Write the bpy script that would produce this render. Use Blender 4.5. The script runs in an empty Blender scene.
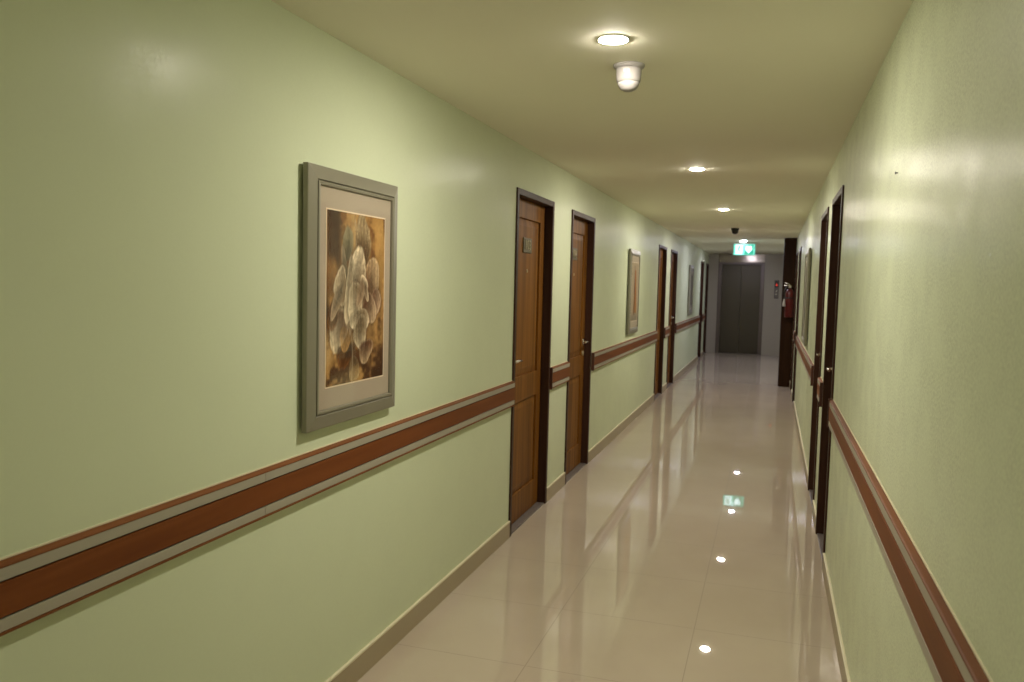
import bpy, bmesh, math, random
import numpy as np
from mathutils import Vector, Matrix
PI = math.pi
random.seed(7)
C = bpy.context.scene.collection
XL, XR, ZC = -1.4236, .3342, 2.302
Y0, YE = -4.0, 19.6
DH = 2.052

# ------------------------------------------------------------------ materials
def mat(name, col=(.8, .8, .8), rough=.5, metal=0, spec=.5, emit=None, estr=0, coat=0):
    m = bpy.data.materials.new(name); m.use_nodes = True
    b = m.node_tree.nodes['Principled BSDF']
    b.inputs['Base Color'].default_value = (*col, 1)
    b.inputs['Roughness'].default_value = rough
    b.inputs['Metallic'].default_value = metal
    b.inputs['Specular IOR Level'].default_value = spec
    b.inputs['Coat Weight'].default_value = coat
    b.inputs['Coat Roughness'].default_value = .15
    if emit:
        b.inputs['Emission Color'].default_value = (*emit, 1)
        b.inputs['Emission Strength'].default_value = estr
    return m

def nd(m, t, **kw):
    n = m.node_tree.nodes.new(t)
    for k, v in kw.items():
        if k in n.inputs: n.inputs[k].default_value = v
        else: setattr(n, k, v)
    return n

def lk(m, a, b): m.node_tree.links.new(a, b)

def coords(m, scale):
    t = nd(m, 'ShaderNodeNewGeometry'); mp = nd(m, 'ShaderNodeMapping')
    mp.inputs['Scale'].default_value = scale
    lk(m, t.outputs['Position'], mp.inputs['Vector'])
    return mp.outputs['Vector']

def bump(m, vec, scale, strength, dist, detail=2, chain=None):
    n = nd(m, 'ShaderNodeTexNoise', Scale=scale, Detail=detail)
    lk(m, vec, n.inputs['Vector'])
    b = nd(m, 'ShaderNodeBump', Strength=strength, Distance=dist)
    lk(m, n.outputs['Fac'], b.inputs['Height'])
    if chain: lk(m, chain, b.inputs['Normal'])
    return b.outputs['Normal']

def ramp_noise(m, vec, scale, c0, c1, detail=4, lo=.35, hi=.65):
    n = nd(m, 'ShaderNodeTexNoise', Scale=scale, Detail=detail)
    lk(m, vec, n.inputs['Vector'])
    r = nd(m, 'ShaderNodeValToRGB')
    r.color_ramp.elements[0].position = lo; r.color_ramp.elements[0].color = (*c0, 1)
    r.color_ramp.elements[1].position = hi; r.color_ramp.elements[1].color = (*c1, 1)
    lk(m, n.outputs['Fac'], r.inputs['Fac'])
    return r.outputs['Color']

def bsdf(m): return m.node_tree.nodes['Principled BSDF']

def wall_paint(name, grain, coat, cr):
    """satin base under a glossy roller-stippled film"""
    m = mat(name, rough=.55, spec=.10, coat=coat)
    b = bsdf(m); b.inputs['Coat Roughness'].default_value = cr
    v = coords(m, (1, 1, 1))
    lk(m, ramp_noise(m, v, 1.3, (.60, .655, .455), (.62, .675, .47)), b.inputs['Base Color'])
    n1 = bump(m, v, 2.6, .5, .012, 1)
    lk(m, n1, b.inputs['Normal'])
    n2 = bump(m, v, 190, grain, .0009, 3, n1)
    lk(m, n2, b.inputs['Coat Normal'])
    # the film is thicker on the roller's high spots: uneven sheen
    g = nd(m, 'ShaderNodeTexNoise', Scale=150, Detail=2); lk(m, v, g.inputs['Vector'])
    p = nd(m, 'ShaderNodeTexNoise', Scale=7, Detail=2); lk(m, v, p.inputs['Vector'])
    g2 = nd(m, 'ShaderNodeMapRange'); lk(m, g.outputs['Fac'], g2.inputs[0])
    for k, val in zip((1, 2, 3, 4), (.38, .62, .4, 1.6)): g2.inputs[k].default_value = val
    p2 = nd(m, 'ShaderNodeMapRange'); lk(m, p.outputs['Fac'], p2.inputs[0])
    for k, val in zip((1, 2, 3, 4), (.35, .65, .72*coat, 1.28*coat)): p2.inputs[k].default_value = val
    mu = nd(m, 'ShaderNodeMath', operation='MULTIPLY'); lk(m, g2.outputs[0], mu.inputs[0]); lk(m, p2.outputs[0], mu.inputs[1])
    lk(m, mu.outputs[0], b.inputs['Coat Weight'])
    return m
M_WALL = wall_paint('green gloss wall paint', .5, .13, .22)
M_WALLR = wall_paint('green gloss wall paint stippled', .8, .31, .17)

M_CEIL = mat('cream ceiling paint', rough=.75, spec=.2)
v = coords(M_CEIL, (1, 1, 1))
lk(M_CEIL, ramp_noise(M_CEIL, v, .8, (.81, .785, .65), (.83, .805, .665)), bsdf(M_CEIL).inputs['Base Color'])

M_FAR = mat('pale lobby wall paint', (.42, .38, .31), rough=.22)
lk(M_FAR, bump(M_FAR, coords(M_FAR, (1, 1, 1)), 3, .2, .01), bsdf(M_FAR).inputs['Normal'])

def floor_mat():
    m = mat('polished beige tile', rough=.05, spec=.62)
    v = coords(m, (1, 1, 1))
    off = nd(m, 'ShaderNodeVectorMath', operation='ADD'); lk(m, v, off.inputs[0])
    off.inputs[1].default_value = (.26 + .6 * 10, -.003 + .6 * 10, 0)
    # distance to the nearest joint in x and y
    sep = nd(m, 'ShaderNodeSeparateXYZ'); lk(m, off.outputs[0], sep.inputs[0])
    outs = []
    for ax in ('X', 'Y'):
        md = nd(m, 'ShaderNodeMath', operation='PINGPONG'); lk(m, sep.outputs[ax], md.inputs[0]); md.inputs[1].default_value = .3
        lt = nd(m, 'ShaderNodeMath', operation='LESS_THAN'); lk(m, md.outputs[0], lt.inputs[0]); lt.inputs[1].default_value = .0009
        outs.append(lt.outputs[0])
    mx = nd(m, 'ShaderNodeMath', operation='MAXIMUM'); lk(m, outs[0], mx.inputs[0]); lk(m, outs[1], mx.inputs[1])
    body = ramp_noise(m, v, 2.2, (.49, .41, .32), (.515, .435, .342), 5)
    mix = nd(m, 'ShaderNodeMix', data_type='RGBA')
    lk(m, mx.outputs[0], mix.inputs['Factor']); lk(m, body, mix.inputs[6]); mix.inputs[7].default_value = (.17, .13, .09, 1)
    lk(m, mix.outputs[2], bsdf(m).inputs['Base Color'])
    ra = nd(m, 'ShaderNodeMath', operation='MULTIPLY_ADD'); lk(m, mx.outputs[0], ra.inputs[0]); ra.inputs[1].default_value = .5; ra.inputs[2].default_value = .012
    lk(m, ra.outputs[0], bsdf(m).inputs['Roughness'])
    lk(m, bump(m, v, 1.2, .018, .01, 0), bsdf(m).inputs['Normal'])
    return m
M_FLOOR = floor_mat()

def wood(name, a, b, c, grain, rough=.35, spec=.5):
    m = mat(name, rough=rough, spec=spec)
    v = coords(m, grain)
    n = nd(m, 'ShaderNodeTexNoise', Scale=1.0, Detail=6, Distortion=.6)
    lk(m, v, n.inputs['Vector'])
    r = nd(m, 'ShaderNodeValToRGB'); e = r.color_ramp.elements
    e[0].position = .3; e[0].color = (*a, 1); e[1].position = .72; e[1].color = (*c, 1)
    k = e.new(.5); k.color = (*b, 1)
    lk(m, n.outputs['Fac'], r.inputs['Fac']); lk(m, r.outputs['Color'], bsdf(m).inputs['Base Color'])
    return m
M_DOOR = wood('brown door wood', (.11, .040, .005), (.18, .070, .010), (.25, .105, .018), (22, 22, 1.0), .48, .14)
M_FRAME = wood('dark brown frame wood', (.034, .013, .007), (.044, .018, .010), (.056, .024, .014), (30, 30, 2), .45, .2)
M_COLUMN = wood('dark brown column veneer', (.018, .006, .0015), (.025, .009, .002), (.032, .012, .003), (30, 30, 2), .5, .12)
M_RAIL = wood('red brown rail wood', (.150, .052, .017), (.185, .066, .022), (.22, .080, .028), (25, 1.6, 25), .5, .1)
M_RAILD = wood('deep red brown rail panel', (.135, .036, .008), (.165, .047, .010), (.195, .058, .014), (25, 1.6, 25), .5, .15)
M_GREY = mat('brushed grey rail strip', (.37, .335, .265), .42, .1)
M_GROOVE = mat('black groove', (.02, .015, .01), .6)
M_CAP = mat('dark end cap', (.06, .018, .010), .45)
M_BASE = mat('beige tile skirting', (.36, .29, .18), .30)
M_LIP = mat('pale skirting lip', (.72, .66, .47), .4)
M_STONE = mat('grey granite threshold', rough=.35)
lk(M_STONE, ramp_noise(M_STONE, coords(M_STONE, (1, 1, 1)), 260, (.07, .06, .055), (.25, .215, .20), 2), bsdf(M_STONE).inputs['Base Color'])
M_BRASS = mat('dull brass', (.50, .43, .27), .35, .5)
M_PLATEB = mat('dark bronze plate', (.10, .075, .025), .4, .3)
M_CHROME = mat('brushed steel', (.75, .70, .64), .22, 1)
M_BLACK = mat('black plastic', (.012, .012, .012), .3)
M_WHITE = mat('white plastic', (.30, .28, .265), .4, spec=.3)
M_TRIM = mat('white lamp trim', (.80, .76, .68), .4)
M_SILV = mat('champagne silver frame', (.235, .22, .16), .38, .25)
M_SILVD = mat('dark olive frame step', (.20, .19, .13), .45, .5)
M_MAT = mat('taupe mount board', (.42, .35, .265), .85, spec=.1)
M_BEV = mat('cream mount bevel', (.80, .66, .48), .8, spec=.1)
M_MATG = mat('grey mount board', (.33, .32, .28), .85, spec=.1)
M_ELEV = mat('brushed bronze steel', (.085, .074, .052), .38, .6)
M_ELEVF = mat('dark steel frame', (.15, .125, .115), .36, .7)
M_HEAD = mat('glossy header panel', (.30, .26, .20), .16, .55)
M_RED = mat('red enamel', (.085, .003, .003), .35)
M_RUB = mat('black rubber', (.02, .02, .02), .6)
M_TAG = mat('white paper tag', (.50, .48, .44), .7)
M_GREEN = mat('green sign housing', (.01, .16, .09), .4)
M_SGREEN = mat('lit green panel', (.002, .03, .018), .4, spec=.1, emit=(.03, .50, .28), estr=.8)
M_SWHITE = mat('lit white pictogram', (.08, .10, .09), .4, spec=.1, emit=(.62, 1.0, .88), estr=1.4)
M_SMINT = mat('lit mint panel', (.02, .07, .05), .4, spec=.1, emit=(.20, .80, .55), estr=1.0)
M_LEDR = mat('lit red indicator', (.6, .02, .01), .4, emit=(1.0, .06, .03), estr=.7)
M_PLATE = mat('grey call plate', (.16, .14, .13), .35, .6)

def lens_mat(name, col, s): return mat(name, (.9, .9, .9), .5, emit=col, estr=s)
WARM, MID, COOL = (1.0, .92, .79), (1.0, .91, .88), (.80, .77, 1.0)

def glass():
    m = bpy.data.materials.new('picture glass'); m.use_nodes = True
    nt = m.node_tree; nt.nodes.remove(nt.nodes['Principled BSDF'])
    tr = nt.nodes.new('ShaderNodeBsdfTransparent'); gl = nt.nodes.new('ShaderNodeBsdfGlossy')
    gl.inputs['Roughness'].default_value = .06
    lw = nt.nodes.new('ShaderNodeLayerWeight'); lw.inputs['Blend'].default_value = .5
    pw = nt.nodes.new('ShaderNodeMath'); pw.operation = 'POWER'; pw.inputs[1].default_value = 5
    nt.links.new(lw.outputs['Facing'], pw.inputs[0])
    fr = nt.nodes.new('ShaderNodeMath'); fr.operation = 'MULTIPLY_ADD'; fr.inputs[1].default_value = .12; fr.inputs[2].default_value = .035
    nt.links.new(pw.outputs[0], fr.inputs[0])
    mx = nt.nodes.new('ShaderNodeMixShader')
    nt.links.new(fr.outputs[0], mx.inputs[0]); nt.links.new(tr.outputs[0], mx.inputs[1]); nt.links.new(gl.outputs[0], mx.inputs[2])
    nt.links.new(mx.outputs[0], nt.nodes['Material Output'].inputs['Surface'])
    return m
M_GLASS = glass()

# ------------------------------------------------------------------ mesh helpers
def box(bm, x0, x1, y0, y1, z0, z1, bev=0):
    t = bmesh.new()
    bmesh.ops.create_cube(t, size=1)
    bmesh.ops.scale(t, vec=(abs(x1-x0), abs(y1-y0), abs(z1-z0)), verts=t.verts)
    bmesh.ops.translate(t, vec=((x0+x1)/2, (y0+y1)/2, (z0+z1)/2), verts=t.verts)
    if bev: bmesh.ops.bevel(t, geom=list(t.edges), offset=bev, segments=2, affect='EDGES', profile=.6)
    merge(bm, t)

def merge(bm, t):
    me = bpy.data.meshes.new('tmp'); t.to_mesh(me); t.free(); bm.from_mesh(me); bpy.data.meshes.remove(me)

def lathe(bm, prof, loc, axis='Z', n=32):
    """profile [(r, h)] turned about an axis through loc"""
    t = bmesh.new(); rings = []
    for r, h in prof:
        if r < 1e-6: rings.append([t.verts.new((0, 0, h))])
        else: rings.append([t.verts.new((r*math.cos(2*PI*i/n), r*math.sin(2*PI*i/n), h)) for i in range(n)])
    for a, b in zip(rings, rings[1:]):
        if len(a) == 1 and len(b) == 1: continue
        for i in range(n):
            j = (i+1) % n
            if len(a) == 1: t.faces.new((a[0], b[i], b[j]))
            elif len(b) == 1: t.faces.new((a[i], a[j], b[0]))
            else: t.faces.new((a[i], a[j], b[j], b[i]))
    for ring, flip in ((rings[0], 1), (rings[-1], 0)):
        if len(ring) > 1: t.faces.new(ring[::-1] if flip else ring)
    bmesh.ops.recalc_face_normals(t, faces=t.faces)
    if axis == 'X': bmesh.ops.rotate(t, matrix=Matrix.Rotation(PI/2, 3, 'Y'), verts=t.verts)
    if axis == '-X': bmesh.ops.rotate(t, matrix=Matrix.Rotation(-PI/2, 3, 'Y'), verts=t.verts)
    if axis == '-Y': bmesh.ops.rotate(t, matrix=Matrix.Rotation(PI/2, 3, 'X'), verts=t.verts)
    bmesh.ops.translate(t, vec=loc, verts=t.verts)
    for f in t.faces: f.smooth = True
    merge(bm, t)

def tube(bm, pts, r, n=10, close=False):
    pts = [Vector(p) for p in pts]; rings = []
    t = bmesh.new(); rr = r if isinstance(r, (list, tuple)) else [r]*len(pts)
    prev = None
    for i, p in enumerate(pts):
        d = (pts[min(i+1, len(pts)-1)] - pts[max(i-1, 0)]).normalized()
        u = prev - prev.dot(d)*d if prev is not None else (Vector((0, 0, 1)) if abs(d.z) < .9 else Vector((1, 0, 0))) - 0*d
        u = (u - u.dot(d)*d).normalized(); prev = u; w = d.cross(u)
        rings.append([t.verts.new(p + rr[i]*(math.cos(2*PI*k/n)*u + math.sin(2*PI*k/n)*w)) for k in range(n)])
    for a, b in zip(rings, rings[1:]):
        for k in range(n): t.faces.new((a[k], a[(k+1) % n], b[(k+1) % n], b[k]))
    t.faces.new(rings[0][::-1]); t.faces.new(rings[-1])
    bmesh.ops.recalc_face_normals(t, faces=t.faces)
    for f in t.faces: f.smooth = len(f.verts) == 4
    merge(bm, t)

def prism_y(bm, prof, y0, y1, smooth=False):
    """profile [(x, z)] closed, extruded along y"""
    t = bmesh.new()
    a = [t.verts.new((x, y0, z)) for x, z in prof]; b = [t.verts.new((x, y1, z)) for x, z in prof]
    n = len(prof)
    for i in range(n): t.faces.new((a[i], a[(i+1) % n], b[(i+1) % n], b[i]))
    t.faces.new(a[::-1]); t.faces.new(b)
    bmesh.ops.recalc_face_normals(t, faces=t.faces)
    merge(bm, t)

def wloc(o):
    v = Vector((0, 0, 0))
    while o is not None: v += o.location; o = o.parent
    return v

def obj(name, bm, m, parent=None, origin=None):
    """bm holds world coordinates; the object origin is the parent's origin, or `origin`"""
    pw = wloc(parent) if parent is not None else Vector((0, 0, 0))
    o0 = Vector(origin) if origin is not None else pw
    bmesh.ops.translate(bm, vec=-o0, verts=bm.verts)
    me = bpy.data.meshes.new(name); bm.to_mesh(me); bm.free()
    for k in (m if isinstance(m, (list, tuple)) else [m]): me.materials.append(k)
    o = bpy.data.objects.new(name, me); C.objects.link(o)
    if parent is not None: o.parent = parent
    o.location = o0 - pw
    return o

def thing(name, label, cat, loc, group=None):
    o = bpy.data.objects.new(name, None); C.objects.link(o); o.location = loc
    o.empty_display_size = .1
    o['label'] = label; o['category'] = cat
    if group: o['group'] = group
    return o

def struct(name, bm, m, origin=None):
    o = obj(name, bm, m, None, origin); o['kind'] = 'structure'; return o

def text_bm(s, size, ext):
    cu = bpy.data.curves.new('t', 'FONT'); cu.body = s; cu.size = size; cu.extrude = ext
    cu.align_x = 'CENTER'; cu.align_y = 'CENTER'; cu.resolution_u = 3
    to = bpy.data.objects.new('t', cu); C.objects.link(to)
    dg = bpy.context.evaluated_depsgraph_get(); dg.update()
    me = bpy.data.meshes.new_from_object(to.evaluated_get(dg))
    bm = bmesh.new(); bm.from_mesh(me)
    bpy.data.objects.remove(to); bpy.data.curves.remove(cu); bpy.data.meshes.remove(me)
    return bm

# side helpers: d = distance out of the wall into the corridor
def SX(side, d): return XL + d if side == 'L' else XR - d
def sbox(bm, side, d0, d1, y0, y1, z0, z1, bev=0):
    a, b = SX(side, d0), SX(side, d1)
    box(bm, min(a, b), max(a, b), y0, y1, z0, z1, bev)

# ------------------------------------------------------------------ shell
LDOORS = [(4.53, 5.365), (5.89, 6.70), (10.76, 11.57), (12.10, 12.92), (17.38, 18.10), (18.80, 19.50)]
RDOORS = [(4.61, 5.34), (5.77, 6.50), (10.90, 11.62), (12.20, 12.92)]
WT = .22
bm = bmesh.new(); box(bm, XL-WT, XR+WT, Y0-.1, YE+.1, -.1, 0); struct('floor', bm, M_FLOOR, (0, 8, 0))
bm = bmesh.new(); box(bm, XL-WT, XR+WT, Y0-.1, YE+.1, ZC, ZC+.1); struct('ceiling', bm, M_CEIL, (0, 8, ZC))

def side_wall(name, side, doors, m):
    bm = bmesh.new(); y = Y0
    for a, b in doors:
        sbox(bm, side, 0, -WT, y, a+.004, 0, ZC); sbox(bm, side, 0, -WT, a+.004, b-.004, DH-.004, ZC)
        sbox(bm, side, -.17, -WT, a+.004, b-.004, 0, DH-.004)
        y = b-.004
    sbox(bm, side, 0, -WT, y, YE, 0, ZC)
    struct(name, bm, m, (SX(side, 0), 8, 0))
side_wall('wall_left', 'L', LDOORS, M_WALL)
side_wall('wall_right', 'R', RDOORS, M_WALLR)
bm = bmesh.new(); box(bm, XL-WT, XR+WT, Y0-.12, Y0, 0, ZC); struct('wall_back', bm, M_WALL, (0, Y0, 0))
# far wall with the lift opening
EX0, EX1, EZ = -1.205, -.175, 2.115
bm = bmesh.new()
box(bm, XL-WT, EX0+.003, YE, YE+.2, 0, ZC); box(bm, EX1-.003, XR+WT, YE, YE+.2, 0, ZC)
box(bm, EX0+.003, EX1-.003, YE, YE+.2, EZ-.003, ZC); box(bm, EX0+.003, EX1-.003, YE+.16, YE+.2, 0, EZ-.003)
struct('wall_far', bm, M_FAR, (0, YE, 0))

# skirting runs between the doors
def baseboards(side, doors, label):
    edges = [Y0] + [v for ab in doors for v in ab] + [YE]
    for i in range(0, len(edges), 2):
        a, b = edges[i], edges[i+1]
        if side == 'R' and i == len(edges)-2:
            spans = [(a, 13.35), (13.60, b)]
        else: spans = [(a, b)]
        for a, b in spans:
            bm = bmesh.new(); sbox(bm, side, 0, .010, a+.001, b-.001, 0, .092)
            o = struct('baseboard_' + label, bm, M_BASE, (SX(side, 0), (a+b)/2, 0))
            bm = bmesh.new(); sbox(bm, side, 0, .012, a+.001, b-.001, .092, .102, .002)
            obj('top_lip', bm, M_LIP, o)
baseboards('L', LDOORS, 'left'); baseboards('R', RDOORS, 'right')

# ------------------------------------------------------------------ doors
def make_door(idx, side, y0, y1, handle_far, plate=None):
    root = bpy.data.objects.new('door_%d' % idx, None); C.objects.link(root)
    root.location = (SX(side, 0), (y0+y1)/2, 0); root['kind'] = 'structure'
    fw = .036
    # frame: jambs and head, mitre-less
    bm = bmesh.new()
    sbox(bm, side, .010, -.16, y0, y0+fw, 0, DH, .003)
    sbox(bm, side, .010, -.16, y1-fw, y1, 0, DH, .003)
    sbox(bm, side, .0095, -.16, y0+fw-.004, y1-fw+.004, DH-fw, DH, .003)
    # rebate stop behind the leaf
    sbox(bm, side, -.088, -.11, y0+fw, y0+fw+.014, .02, DH-fw)
    sbox(bm, side, -.088, -.11, y1-fw-.014, y1-fw, .02, DH-fw)
    sbox(bm, side, -.088, -.11, y0+fw, y1-fw, DH-fw-.014, DH-fw)
    obj('door_frame', bm, M_FRAME, root)
    bm = bmesh.new(); sbox(bm, side, .002, -.16, y0+fw, y1-fw, 0, .009, .002)
    obj('threshold', bm, M_STONE, root)
    # leaf: slab, stiles, rails, two raised panels
    a, b = y0+fw+.003, y1-fw-.003; z0, z1 = .012, DH-fw-.003; st = .10
    bm = bmesh.new(); F, B = -.046, -.086
    sbox(bm, side, F-.014, B, a, b, z0, z1)
    sbox(bm, side, F, F-.016, a, a+st, z0, z1, .003); sbox(bm, side, F, F-.016, b-st, b, z0, z1, .003)
    for za, zb in ((z0, .19), (.765, .925), (1.90, z1)):
        sbox(bm, side, F, F-.016, a+st-.003, b-st+.003, za, zb, .003)
    for za, zb in ((.19, .765), (.925, 1.90)):
        # raised field with sloped border
        t = bmesh.new(); n = .045
        out = [(a+st, za), (b-st, za), (b-st, zb), (a+st, zb)]
        inn = [(a+st+n, za+n), (b-st-n, za+n), (b-st-n, zb-n), (a+st+n, zb-n)]
        vo = [t.verts.new((SX(side, F-.0135), y, z)) for y, z in out]
        vi = [t.verts.new((SX(side, F-.004), y, z)) for y, z in inn]
        t.faces.new(vi)
        for i in range(4): t.faces.new((vo[i], vo[(i+1) % 4], vi[(i+1) % 4], vi[i]))
        bmesh.ops.recalc_face_normals(t, faces=t.faces)
        for f in t.faces:
            c = f.normal.x if side == 'L' else -f.normal.x
            if c < 0: f.normal_flip()
        merge(bm, t)
    leaf = obj('door_leaf', bm, M_DOOR, root)
    # lever handle
    hy = (b-.055) if handle_far else (a+.055); dr = -1 if handle_far else 1; hz = 1.035
    bm = bmesh.new(); ax = 'X' if side == 'L' else '-X'
    lathe(bm, [(0, 0), (.026, 0), (.026, .006), (.020, .009), (0, .009)], (SX(side, F), hy, hz), ax, 20)
    x1 = SX(side, F+.040)
    tube(bm, [(SX(side, F), hy, hz), (SX(side, F+.030), hy, hz), (x1, hy+dr*.012, hz), (x1, hy+dr*.06, hz+.001), (x1, hy+dr*.115, hz-.002)],
         [.009, .009, .0095, .008, .007], 12)
    obj('lever_handle', bm, M_CHROME, root)
    bm = bmesh.new()
    lathe(bm, [(0, 0), (.022, 0), (.022, .005), (.016, .008), (0, .008)], (SX(side, F), hy, hz-.095), ax, 18)
    sbox(bm, side, F+.007, F+.0095, hy-.002, hy+.002, hz-.101, hz-.089)
    obj('keyhole_rosette', bm, M_BRASS, root)
    bm = bmesh.new(); c = (a+b)/2 - (.07 if idx == 2 else 0)
    lathe(bm, [(0, 0), (.011, 0), (.011, .003), (.006, .005), (.005, .003), (0, .003)], (SX(side, F-.004), c, 1.58), ax, 16)
    obj('peephole', bm, M_BRASS, root)
    if plate is not None:
        bm = bmesh.new(); sbox(bm, side, F-.004, F+.003, c-.105, c+.075, 1.692, 1.785, .002)
        p = obj('number_plate', bm, M_PLATEB, root)
        if plate:
            tb = text_bm(plate, .085, .002)
            R = Matrix(((0, 0, 1), (1, 0, 0), (0, 1, 0))) if side == 'L' else Matrix(((0, 0, -1), (-1, 0, 0), (0, 1, 0)))
            bmesh.ops.transform(tb, matrix=R.to_4x4(), verts=tb.verts)
            bmesh.ops.translate(tb, vec=(SX(side, F+.0045), c-.015, 1.738), verts=tb.verts)
            obj('number', tb, M_BRASS, p)
    return root
n = 1
for (a, b), far, pl in zip(LDOORS, (False, True, False, True, False, True), ('103', '104', None, None, None, None)):
    make_door(n, 'L', a, b, far, pl); n += 1
for (a, b), far in zip(RDOORS, (True, True, True, True)):
    make_door(n, 'R', a, b, far); n += 1

# ------------------------------------------------------------------ wall rails
def rail(side, y0, y1, label, joints=(), capa=True, capb=True):
    root = thing('wall_rail', label, 'handrail', (SX(side, 0), (y0+y1)/2, .785), 'rails on the left wall' if side == 'L' else 'rails on the right wall')
    a = y0 + (.012 if capa else 0); b = y1 - (.012 if capb else 0)
    D = .020
    bm = bmesh.new()
    prism_y(bm, [(SX(side, d), z) for d, z in ((0, .9225), (D, .9225), (D+.001, .924), (D+.0005, .9265), (D-.003, .9285), (.004, .932), (0, .932))], a, b)
    obj('top_cap', bm, M_RAIL, root)
    bm = bmesh.new(); sbox(bm, side, 0, .014, a, b, .789, .9225); obj('backing', bm, M_GROOVE, root)
    js = [a] + [j for j in joints if a < j < b] + [b]
    for za, zb in ((.8970, .9222), (.7955, .8215)):
        bm = bmesh.new()
        for p, q in zip(js, js[1:]): sbox(bm, side, .013, D, p+.0007, q-.0007, za, zb, .0015)
        obj('grey_strip', bm, M_GREY, root)
    bm = bmesh.new(); sbox(bm, side, .013, D+.001, a, b, .8250, .8930, .002); obj('wood_panel', bm, M_RAILD, root)
    bm = bmesh.new(); sbox(bm, side, 0, D+.001 if side == 'L' else .012, a, b, .789, .795); obj('bottom_edge', bm, M_RAIL, root)
    bm = bmesh.new(); sbox(bm, side, 0,   .0035, a, b, .932, .9365, .001); obj('sealant_line', bm, M_LIP, root)
    for f, p, q in ((capa, y0, a), (capb, b, y1)):
        if f:
            bm = bmesh.new(); sbox(bm, side, 0, D+.006, p, q, .784, .936, .003); obj('end_cap', bm, M_CAP, root)
rail('L', Y0+.001, 4.529, 'long red-brown and grey wall rail under the nearest flower picture', [-1.2, 2.06], False, False)
rail('L', 5.366, 5.889, 'short piece of rail between the first two left doors', [], True, False)
rail('L', 6.745, 10.759, 'left wall rail under the second picture, past the nearest pair of doors', [8.9], True, False)
rail('L', 11.571, 12.099, 'short piece of rail between the third and fourth left doors', [], True, False)
rail('L', 12.965, 17.379, 'left wall rail under the third picture, near the lift', [14.9], True, False)
rail('L', 18.101, 18.799, 'farthest short piece of rail on the left, between the last two doors', [], True, False)
rail('R', Y0+.001, 4.58, 'long red-brown and grey rail on the right wall nearest the viewer', [-.9, 2.9], False, True)
rail('R', 5.37, 5.74, 'short piece of rail between the two nearest right doors', [], True, False)
rail('R', 6.54, 10.899, 'right wall rail beyond the two nearest doors, below the right-hand picture', [8.7], True, False)
rail('R', 11.63, 12.19, 'farthest short piece of rail on the right wall, before the dark column', [], True, False)

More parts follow.
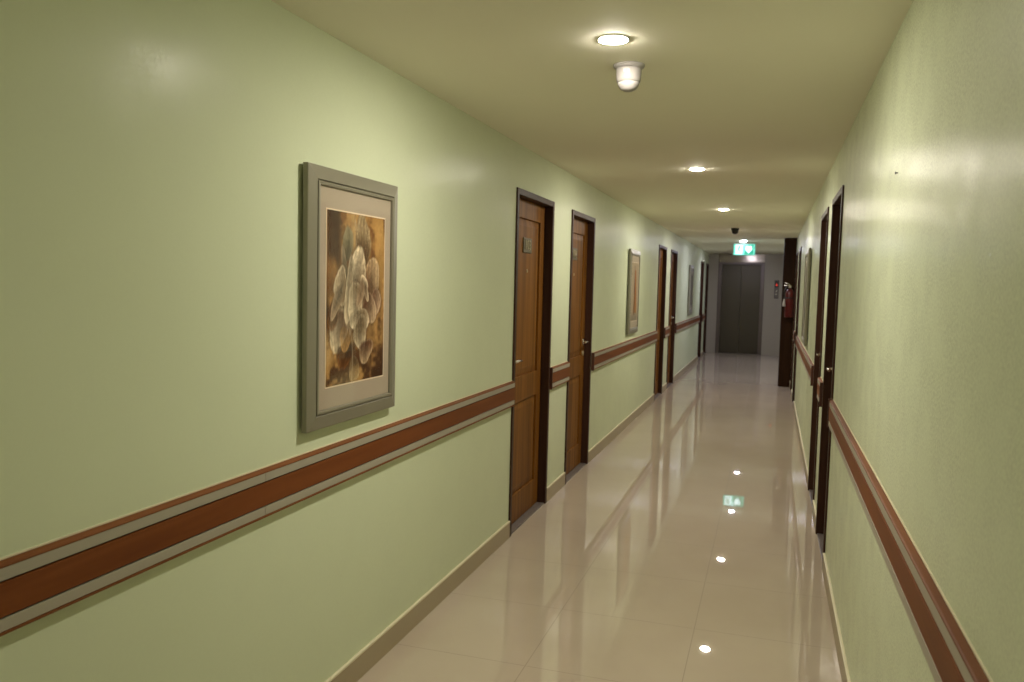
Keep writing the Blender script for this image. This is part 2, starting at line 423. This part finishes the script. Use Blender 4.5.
# ------------------------------------------------------------------ pictures
def flower_art(nx, nz):
    rng = np.random.RandomState(3)
    def noise(fx, fz, s):
        r = np.random.RandomState(s).rand(fz+2, fx+2)
        X = np.linspace(0, fx, nx); Z = np.linspace(0, fz, nz); xi = X.astype(int); zi = Z.astype(int)
        fxr = X-xi; fzr = Z-zi; fxr = fxr*fxr*(3-2*fxr); fzr = fzr*fzr*(3-2*fzr)
        g = lambda a, b: r[np.ix_(np.minimum(zi+a, fz+1), np.minimum(xi+b, fx+1))]
        return (g(0, 0)*(1-fxr)+g(0, 1)*fxr)*(1-fzr)[:, None] + (g(1, 0)*(1-fxr)+g(1, 1)*fxr)*fzr[:, None]
    S, T = np.meshgrid(np.linspace(0, 1, nx), np.linspace(0, 1, nz))      # T from the top
    N = .45*noise(4, 6, 1)+.3*noise(9, 14, 2)+.25*noise(24, 36, 5)
    F = noise(60, 80, 6)
    L = lambda c: np.array(c, float)
    gold, orange, brown, dark = L((.46, .28, .10)), L((.38, .17, .045)), L((.16, .07, .025)), L((.045, .020, .010))
    img = gold[None, None]*(1-N[..., None]) + orange[None, None]*N[..., None]
    def blend(w, c): 
        nonlocal img
        w = np.clip(w, 0, 1)[..., None]; img = img*(1-w) + L(c)*w
    def sm(x, a, b): t = np.clip((x-a)/(b-a), 0, 1); return t*t*(3-2*t)
    G = noise(34, 60, 21); K = noise(14, 5, 22)
    img = img*(.42+.5*G+.4*K)[..., None]
    blend(sm(N, .42, .62)*.85, brown); blend(sm(noise(11, 9, 23), .58, .8)*.6, dark); blend(sm(noise(7, 5, 11), .55, .9)*.5, (.55, .38, .17))
    blend(sm(.16-np.abs(S-.10), 0, .10)*sm(.34-T, 0, .1)*.95, dark)
    blend(sm(.22-S, 0, .18)*sm(.16-np.abs(T-.38), 0, .12)*.7, brown)
    blend(sm(T, .55, .95)*sm(N, .35, .6)*.75, dark); blend(sm(S, .7, .95)*sm(T, .7, .9)*.7, dark)
    blend(sm(.2-S, 0, .15)*sm(.12-np.abs(T-.6), 0, .1)*.8, dark)
    blend(sm(.06-T, 0, .06)*sm(S, .5, .9)*.6, brown)
    def petal(s, t, rs, rt, ang, core, edge, alpha=1., tip=0., rim=.74):
        ca, sa = math.cos(ang), math.sin(ang); asp = .62/.45
        dx = (S-s); dy = (T-t)*asp; u = (dx*ca+dy*sa)/rs; v_ = (-dx*sa+dy*ca)/(rt*asp)
        w = 1 + tip*v_
        th = np.arctan2(v_, u); ph = s*17+t*31
        r = np.sqrt((u/np.clip(w, .25, 2))**2 + v_**2) * (1+.13*np.sin(2*th+ph)+.08*np.sin(3*th+2*ph)) + .30*(N-.5) + .05*(G-.5)
        m = sm(-r, -1.03, -.90)*alpha
        ox, oy = s-.56, (t-.47)*asp; on = math.hypot(ox, oy)+1e-6
        pj = (dx*ox+dy*oy)/on/(.5*(rs+rt*asp))
        k = np.clip(.75*sm(pj + .35*(N-.5), -.75, .75) + .55*sm(r, .72, 1.0), 0, 1)
        vein = .74+.42*np.abs(np.sin(u*9+v_*2+N*5))*sm(r, 0, .8)
        fold = sm(np.abs(u+.25*np.sin(v_*2.5+ph)), .0, .5)
        col = (L(core)*np.array((.80, .66, .52))*(1-k)[..., None] + L(edge)*np.array((1.14, 1.03, .88))*k[..., None])*(.74+.26*fold)[..., None]*(.62+.42*sm(v_*np.sign(t-.42)+.3*u, -.9, .7))[..., None]*vein[..., None]*(.70+.3*F+.25*G)[..., None]
        nonlocal img
        # thin dark contour painted round the petal
        ring = np.clip(sm(-r, -1.14, -1.0)*sm(r, .93, 1.0), 0, 1)*.35*alpha
        img = img*(1-ring)[..., None] + L((.07, .035, .015))*ring[..., None]
        img = img*(1-m)[..., None] + col*m[..., None]
    D0 = np.sqrt(((S-.52)/.42)**2+((T-.5)/.36)**2)
    blend(sm(-D0, -1.15, -.5)*.75, (.085, .042, .018))
    blend(sm(S, .62, .8)*sm(.62-T, 0, .3)*sm(K, .3, .6)*.6, (.50, .29, .09))
    cream, warm, grey, gg = (.60, .54, .41), (.44, .35, .25), (.24, .20, .145), (.15, .15, .11)
    petal(.33, .19, .075, .12, .1, gg, (.22, .21, .14), .9, -.3)
    petal(.28, .30, .05, .09, -.25, gg, grey, .8)
    petal(.60, .15, .15, .13, .05, (.23, .18, .11), (.33, .28, .18), .85, .2)
    petal(.66, .17, .06, .12, .15, (.17, .12, .07), (.30, .24, .15), .7)
    for k in range(5): petal(.48+.05*k, .12+.01*k, .018, .10, .12*(k-2), (.30, .24, .15), (.42, .35, .23), .6)
    petal(.42, .47, .05, .24, .12, (.28, .22, .14), warm, .6)
    petal(.19, .68, .15, .14, -.1, (.26, .17, .12), cream, .95, -.25, .8)
    petal(.10, .60, .09, .09, .3, dark, brown, .8)
    petal(.23, .42, .09, .13, .2, (.25, .19, .12), cream, .9, .1)
    petal(.16, .52, .06, .12, .45, grey, warm, .85)
    petal(.76, .40, .16, .15, -.25, (.22, .12, .06), (.48, .38, .25), .95, .1)
    petal(.50, .38, .19, .155, .15, (.20, .145, .10), cream, .98, .1)
    petal(.36, .47, .07, .19, .12, (.38, .32, .23), cream, .95)
    petal(.83, .53, .09, .11, .3, (.24, .13, .08), (.50, .38, .28), .95)
    petal(.72, .56, .12, .11, -.2, (.20, .11, .07), warm, .9)
    petal(.47, .53, .12, .15, -.1, (.42, .36, .25), (.66, .60, .46), .98)
    petal(.62, .41, .055, .065, -.6, (.36, .30, .21), (.66, .58, .45), .95)
    petal(.67, .47, .035, .055, -.4, (.30, .22, .15), cream, .95)
    petal(.56, .47, .05, .10, .3, (.25, .17, .11), warm, .8)
    petal(.55, .63, .16, .075, -.2, (.40, .35, .25), (.66, .60, .47), .96)
    petal(.57, .73, .12, .105, -.3, (.34, .29, .20), cream, .97, -.55)
    petal(.66, .83, .12, .075, -.25, (.20, .10, .06), (.46, .36, .24), .9, -.2)
    petal(.30, .84, .13, .08, .0, dark, brown, .85, -.3)
    petal(.46, .92, .08, .09, 0, (.28, .22, .13), (.40, .33, .20), .7)
    petal(.30, .74, .09, .07, .2, (.36, .24, .11), gold, .7)
    blend(sm(.006-np.abs(S-.41-.02*np.sin(T*9)), 0, .006)*sm(T, .7, .75)*.7, (.5, .42, .27))
    return np.clip(img, 0, 1)

def vase_art(nx, nz):
    S, T = np.meshgrid(np.linspace(0, 1, nx), np.linspace(0, 1, nz))
    r = np.random.RandomState(9).rand(nz, nx)
    img = np.ones((nz, nx, 3))*np.array((.36, .29, .19))
    img *= (.9+.2*r)[..., None]
    def put(w, c):
        nonlocal img
        w = np.clip(w, 0, 1)[..., None]; img = img*(1-w)+np.array(c)*w
    cx = .42+.06*np.sin(T*3)
    wd = .10+.22*np.clip(T, 0, 1)**1.3
    put((wd-np.abs(S-cx-.12))*14*(T > .12)*(T < .88), (.34, .14, .03))
    put((wd*.55-np.abs(S-cx))*16*(T > .05)*(T < .55), (.10, .02, .01))
    put((wd*.5-np.abs(S-cx-.02))*14*(T > .5)*(T < .9), (.16, .07, .02))
    put((T-.84)*10, (.24, .20, .14)); put((.10-S)*8*(T > .3), (.35, .30, .22))
    return img

def grey_art(nx, nz):
    S, T = np.meshgrid(np.linspace(0, 1, nx), np.linspace(0, 1, nz))
    r = np.random.RandomState(4).rand(nz, nx)
    img = np.ones((nz, nx, 3))*np.array((.30, .28, .22))*(.9+.2*r)[..., None]
    w = np.clip((.30-np.abs(S-.6-.05*np.sin(T*7)))*8*(T > .1)*(T < .9), 0, 1)[..., None]
    return img*(1-w)+np.array((.08, .07, .05))*w

def print_mat():
    m = mat('painted print', rough=.8, spec=.1)
    a = nd(m, 'ShaderNodeAttribute', attribute_name='paint'); lk(m, a.outputs['Color'], bsdf(m).inputs['Base Color'])
    return m
M_PRINT = print_mat()

def picture(side, y0, y1, z0, z1, label, art, nx, nz, pm, board=M_MAT):
    root = thing('framed_picture', label, 'picture', (SX(side, 0), (y0+y1)/2, (z0+z1)/2), 'framed pictures along the corridor')
    # frame member profile: (inward distance, depth)
    def sweep(prof, m, name):
        t = bmesh.new(); loops = []
        for w, d in prof:
            loops.append([t.verts.new((SX(side, d), y, z)) for y, z in ((y0+w, z0+w), (y1-w, z0+w), (y1-w, z1-w), (y0+w, z1-w))])
        k = len(loops)
        for i in range(k):
            p, q = loops[i], loops[(i+1) % k]
            for j in range(4): t.faces.new((p[j], p[(j+1) % 4], q[(j+1) % 4], q[j]))
        bmesh.ops.recalc_face_normals(t, faces=t.faces)
        return obj(name, t, m, root)
    sweep([(0, .010), (0, .026), (.002, .028), (.044, .036), (.046, .034), (.046, .010)], M_SILV, 'frame')
    sweep([(.0465, .004), (.0465, .031), (.0495, .031), (.0495, .004)], M_SILVD, 'frame_step')
    sweep([(.050, .004), (.050, .036), (.054, .038), (.060, .037), (.062, .033), (.062, .004)], M_SILV, 'inner_bead')
    bm = bmesh.new(); sbox(bm, side, 0, .028, y0+.0625, y1-.0625, z0+.0625, z1-.0625); obj('mount_board', bm, board, root)
    mw, mt = pm
    a, b, c, d = y0+mw, y1-mw, z0+mt, z1-mt
    bm = bmesh.new(); sbox(bm, side, .028, .0292, a-.005, b+.005, c-.005, d+.005); obj('mount_bevel', bm, M_BEV, root)
    img = art(nx, nz)
    t = bmesh.new(); cl = t.loops.layers.float_color.new('paint')
    V = [[t.verts.new((SX(side, .0298), (a+(b-a)*i/(nx-1)) if side == 'L' else (b-(b-a)*i/(nx-1)), d-(d-c)*j/(nz-1))) for i in range(nx)] for j in range(nz)]
    for j in range(nz-1):
        for i in range(nx-1):
            f = t.faces.new((V[j+1][i], V[j+1][i+1], V[j][i+1], V[j][i]))
            for lp, (jj, ii) in zip(f.loops, ((j+1, i), (j+1, i+1), (j, i+1), (j, i))):
                lp[cl] = (*img[jj, ii], 1)
    obj('print', t, M_PRINT, root)
    bm = bmesh.new(); sbox(bm, side, .0312, .0326, y0+.0627, y1-.0627, z0+.0627, z1-.0627); obj('glass', bm, M_GLASS, root)
    return root
picture('L', 2.268, 2.912, 1.006, 1.862, 'large cream flower print on golden brown in a silver frame, nearest on the left wall', flower_art, 150, 230, (.113, .135))
picture('L', 8.40, 9.04, 1.00, 1.885, 'silver framed print of an orange and dark brown shape, second picture along the left wall', vase_art, 40, 60, (.113, .135))
picture('L', 14.82, 15.50, 1.01, 1.905, 'small looking grey framed picture far down the left wall, nearest the lift', grey_art, 20, 30, (.12, .12), M_MATG)
picture('R', 7.95, 8.62, .99, 1.89, 'framed picture seen edge-on on the right wall beyond the two nearest doors', grey_art, 20, 30, (.12, .12), M_MATG)

# ------------------------------------------------------------------ ceiling fittings
def downlight(x, y, label, col, s):
    root = thing('downlight', label, 'ceiling light', (x, y, ZC), 'recessed downlights in the ceiling')
    bm = bmesh.new()
    lathe(bm, [(.046, .0), (.056, .0), (.055, -.0010), (.052, -.0022), (.047, -.0022), (.046, -.0015)], (x, y, ZC), n=40)
    obj('trim_ring', bm, M_TRIM, root)
    bm = bmesh.new()
    lathe(bm, [(.0455, -.001), (.0455, -.0026), (.036, -.0050), (.020, -.0064), (0, -.0069)], (x, y, ZC), n=32)
    obj('lens', bm, lens_mat('lit lens %.1f' % y, col, s), root)
LS = 1000
for y, col, s, lab in (
    (-3.2, WARM, .35, 'recessed round downlight behind the viewer, out of the picture'),
    (-.25, WARM, .36, 'recessed round downlight overhead of the viewer, out of the picture'),
    (2.70, WARM, 1.0, 'largest, nearest round downlight, glowing right beside the white detector'),
    (5.71, WARM, 1.0, 'second glowing downlight along the ceiling'),
    (8.65, WARM, 1.0, 'third glowing downlight, just before the dark dome'),
    (11.65, MID, 1.0, 'downlight hidden behind the small dark dome on the ceiling'),
    (14.28, COOL, .9, 'bright downlight just above the green exit sign'),
    (17.40, COOL, .95, 'farthest downlight, in front of the lift behind the exit sign')):
    downlight({5.71: -.52, 8.65: -.505, 11.65: -.515, 14.28: -.49}.get(y, -.53), y, lab, col, s*LS)

# white detector
x, y = -.532, 3.02
root = thing('smoke_detector', 'white bell-shaped detector hanging from the ceiling beside the nearest downlight', 'detector', (x, y, ZC))
bm = bmesh.new(); lathe(bm, [(0, 0), (.057, 0), (.057, -.006), (.052, -.012), (.043, -.016), (0, -.016)], (x, y, ZC), n=40); obj('ceiling_base', bm, M_WHITE, root)
bm = bmesh.new(); lathe(bm, [(0, -.014), (.047, -.014), (.0465, -.022), (.045, -.048), (.042, -.062), (.039, -.063), (0, -.065)], (x, y, ZC), n=40); obj('body', bm, M_WHITE, root)
bm = bmesh.new(); lathe(bm, [(0, -.0635), (.040, -.0635), (.037, -.074), (.029, -.086), (.016, -.093), (0, -.0945)], (x, y, ZC), n=40); obj('dome_cap', bm, M_WHITE, root)
bm = bmesh.new()
for dx in (-.012, .003): box(bm, x+dx, x+dx+.009, y-.0485, y-.044, ZC-.034, ZC-.024, .001)
obj('indicator', bm, M_TAG, root)

# dark dome camera
x, y = -.500, 11.32
root = thing('dome_camera', 'small dark dome on the ceiling between the third downlight and the exit sign', 'camera', (x, y, ZC))
bm = bmesh.new(); lathe(bm, [(0, 0), (.055, 0), (.055, -.018), (.050, -.024), (0, -.024)], (x, y, ZC), n=32); obj('mount_ring', bm, M_BLACK, root)
bm = bmesh.new(); lathe(bm, [(.046, -.022), (.045, -.038), (.040, -.060), (.026, -.074), (0, -.080)], (x, y, ZC), n=32); obj('dome', bm, M_BLACK, root)

# exit sign
sx, sy, sz = -.478, 14.50, 2.170
root = thing('exit_sign', 'glowing green and white exit sign hanging from the ceiling before the lift', 'sign', (sx, sy, ZC))
W, H = .36, .195
bm = bmesh.new(); box(bm, sx-W/2, sx+W/2, sy, sy+.04, sz-H/2, sz+H/2, .004); obj('housing', bm, M_GREEN, root)
for dx in (-.12, .12):
    bm = bmesh.new(); tube(bm, [(sx+dx, sy+.02, sz+H/2-.004), (sx+dx, sy+.02, ZC)], .004, 8); obj('hanging_rod', bm, M_CHROME, root)
f0 = sy-.001
bm = bmesh.new(); box(bm, sx-W/2+.012, sx+W/2-.012, f0-.002, f0+.002, sz-H/2+.010, sz+H/2-.010); panel = obj('lit_panel', bm, M_SMINT, root)
def flat(bm, pts, y, th=.002):
    t = bmesh.new(); a = [t.verts.new((p, y-th, q)) for p, q in pts]; b = [t.verts.new((p, y, q)) for p, q in pts]
    k = len(pts); t.faces.new(a); t.faces.new(b[::-1])
    for i in range(k): t.faces.new((a[i], b[i], b[(i+1) % k], a[(i+1) % k]))
    bmesh.ops.recalc_face_normals(t, faces=t.faces); merge(bm, t)
bm = bmesh.new(); cx = sx-.088
flat(bm, [(cx-.055, sz-.080), (cx+.055, sz-.080), (cx+.055, sz+.080), (cx-.055, sz+.080)], f0-.002)
obj('doorway_pictogram', bm, M_SWHITE, panel)
# running figure in green on the doorway
bm = bmesh.new(); y_ = f0-.0045
lathe(bm, [(0, 0), (.013, 0), (.013, .0015), (0, .0015)], (cx+.014, y_, sz+.058), '-Y', 16)
def limb(p, q, w):
    d = Vector((q[0]-p[0], q[1]-p[1])); d.normalize(); nx_, nz_ = -d.y*w/2, d.x*w/2
    flat(bm, [(cx+p[0]+nx_, sz+p[1]+nz_), (cx+p[0]-nx_, sz+p[1]-nz_), (cx+q[0]-nx_, sz+q[1]-nz_), (cx+q[0]+nx_, sz+q[1]+nz_)], y_, .0015)
limb((.006, .042), (-.006, -.008), .020); limb((-.004, -.006), (.020, -.030), .011); limb((.020, -.030), (.016, -.064), .010)
limb((-.008, -.006), (-.020, -.036), .011); limb((-.020, -.036), (-.044, -.046), .010)
limb((.004, .036), (.032, .014), .008); limb((.002, .036), (-.026, .024), .008); limb((-.026, .024), (-.034, .002), .007)
obj('running_figure', bm, M_SGREEN, panel)
bm = bmesh.new(); cx2 = sx+.072
flat(bm, [(cx2-.070, sz-.082), (cx2+.078, sz-.082), (cx2+.078, sz+.082), (cx2-.070, sz+.082)], f0-.002); obj('green_field', bm, M_SGREEN, panel)
bm = bmesh.new()
flat(bm, [(cx2, sz-.066), (cx2+.055, sz-.002), (cx2+.048, sz+.058), (cx2+.024, sz+.066), (cx2, sz+.050), (cx2-.024, sz+.066), (cx2-.048, sz+.058), (cx2-.055, sz-.002)], f0-.0045)
obj('down_arrow', bm, M_SWHITE, panel)

# ------------------------------------------------------------------ lift
root = thing('elevator', 'closed dark metal lift doors in a steel frame at the corridor end', 'elevator', ((EX0+EX1)/2, YE, 0))
bm = bmesh.new(); fw = .085
box(bm, EX0, EX0+fw, YE-.012, YE+.10, 0, EZ, .004); box(bm, EX1-fw, EX1, YE-.012, YE+.10, 0, EZ, .004)
box(bm, EX0+fw-.004, EX1-fw+.004, YE-.0115, YE+.10, EZ-.055, EZ, .004)
obj('door_surround', bm, M_ELEVF, root)
mid = (EX0+EX1)/2
for a, b in ((EX0+fw, mid-.002), (mid+.002, EX1-fw)):
    bm = bmesh.new(); box(bm, a, b, YE+.06, YE+.095, .008, EZ-.055, .003); obj('door_panel', bm, M_ELEV, root)
bm = bmesh.new(); box(bm, EX0+fw, EX1-fw, YE-.010, YE+.10, 0, .007)
for k in range(3): box(bm, EX0+fw, EX1-fw, YE+.060+.012*k, YE+.064+.012*k, .005, .0085)
obj('sill', bm, M_ELEVF, root)
bm = bmesh.new(); box(bm, EX0, EX1, YE-.010, YE, EZ+.001, ZC-.002, .002); obj('header_panel', bm, M_HEAD, root)

root = thing('call_panel', 'narrow dark lift call panel with a red light, right of the lift', 'panel', (.098, YE, 1.51))
bm = bmesh.new(); box(bm, .048, .148, YE-.012, YE, 1.30, 1.72, .003); obj('face_plate', bm, M_PLATE, root)
bm = bmesh.new(); box(bm, .056, .140, YE-.0135, YE-.011, 1.56, 1.705); obj('display', bm, M_BLACK, root)
bm = bmesh.new(); flat(bm, [(.074, 1.59), (.122, 1.59), (.098, 1.655)], YE-.0135, .002); obj('red_arrow', bm, M_LEDR, root)
for z in (1.47, 1.40):
    bm = bmesh.new(); lathe(bm, [(0, 0), (.016, 0), (.016, .003), (.012, .005), (0, .005)], (.098, YE-.012, z), '-Y', 20); obj('call_button', bm, M_CHROME, root)

# ------------------------------------------------------------------ column and extinguisher
bm = bmesh.new(); box(bm, .152, XR, 13.35, 13.60, 0, ZC, .006)
o = obj('column', bm, M_COLUMN, None, (.243, 13.475, 0))
o['label'] = 'dark brown full-height column on the right, behind the red extinguisher'; o['category'] = 'column'
ex, ey = .262, 13.262
root = thing('fire_extinguisher', 'red fire extinguisher hung on the dark brown column', 'fire extinguisher', (ex, ey, 1.08))
bm = bmesh.new(); lathe(bm, [(0, 1.085), (.060, 1.085), (.066, 1.095), (.066, 1.44), (.060, 1.475), (.042, 1.505), (.022, 1.52), (.018, 1.535), (0, 1.535)], (ex, ey, 0), n=36); obj('cylinder', bm, M_RED, root)
bm = bmesh.new(); box(bm, ex-.018, ex+.018, ey-.018, ey+.018, 1.533, 1.565, .004)
tube(bm, [(ex+.01, ey, 1.56), (ex-.03, ey-.01, 1.575), (ex-.085, ey-.02, 1.568)], .008, 8)
tube(bm, [(ex+.01, ey, 1.57), (ex-.03, ey-.01, 1.60), (ex-.080, ey-.02, 1.612)], .007, 8); obj('valve_lever', bm, M_CHROME, root)
bm = bmesh.new(); tube(bm, [(ex-.015, ey, 1.55), (ex-.05, ey-.02, 1.55), (ex-.078, ey-.03, 1.50), (ex-.078, ey-.03, 1.36)], .009, 10); obj('hose', bm, M_RUB, root)
bm = bmesh.new(); lathe(bm, [(0, 1.25), (.026, 1.25), (.024, 1.27), (.012, 1.345), (.010, 1.365), (0, 1.365)], (ex-.078, ey-.03, 0), n=20); obj('nozzle', bm, M_TAG, root)
bm = bmesh.new(); box(bm, ex-.02, ex+.02, ey+.060, 13.35, 1.30, 1.50, .003)
lathe(bm, [(.0665, 1.37), (.0690, 1.37), (.0690, 1.39), (.0665, 1.39)], (ex, ey, 0), n=36); obj('bracket', bm, M_BLACK, root)

# nail left in the right wall
bm = bmesh.new(); lathe(bm, [(0, 0), (.0018, 0), (.0018, .006), (.004, .006), (.004, .008), (0, .008)], (XR, 2.633, 1.848), '-X', 12)
o = obj('nail', bm, M_BLACK, None, (XR, 2.633, 1.848)); o['label'] = 'tiny black nail in the right wall, upper right'; o['category'] = 'nail'

# ------------------------------------------------------------------ world, camera, colour
w = bpy.data.worlds.new('world'); bpy.context.scene.world = w; w.use_nodes = True
w.node_tree.nodes['Background'].inputs[0].default_value = (.02, .02, .018, 1)
w.node_tree.nodes['Background'].inputs[1].default_value = .1

f, yaw, pitch, roll = 818.1, .3055, .0703, .0246
F = Vector((-math.sin(yaw)*math.cos(pitch), math.cos(yaw)*math.cos(pitch), -math.sin(pitch)))
Rt = Vector((math.cos(yaw), math.sin(yaw), 0)); U = Rt.cross(F)
r = math.cos(roll)*Rt + math.sin(roll)*U; u = math.cos(roll)*U - math.sin(roll)*Rt
cam = bpy.data.cameras.new('camera'); co = bpy.data.objects.new('camera', cam); C.objects.link(co)
m = Matrix((r, u, -F)).transposed().to_4x4(); m.translation = (0, 0, 1.5); co.matrix_world = m
cam.sensor_width = 22.3; cam.lens = f/1024*22.3; cam.clip_start = .05
cam.dof.use_dof = True; cam.dof.focus_distance = 2.9; cam.dof.aperture_fstop = 3.5
S = bpy.context.scene; S.camera = co
S.view_settings.view_transform = 'Standard'; S.view_settings.look = 'None'
S.view_settings.gamma = 1; S.view_settings.use_curve_mapping = False
S.view_settings.exposure = 0.0
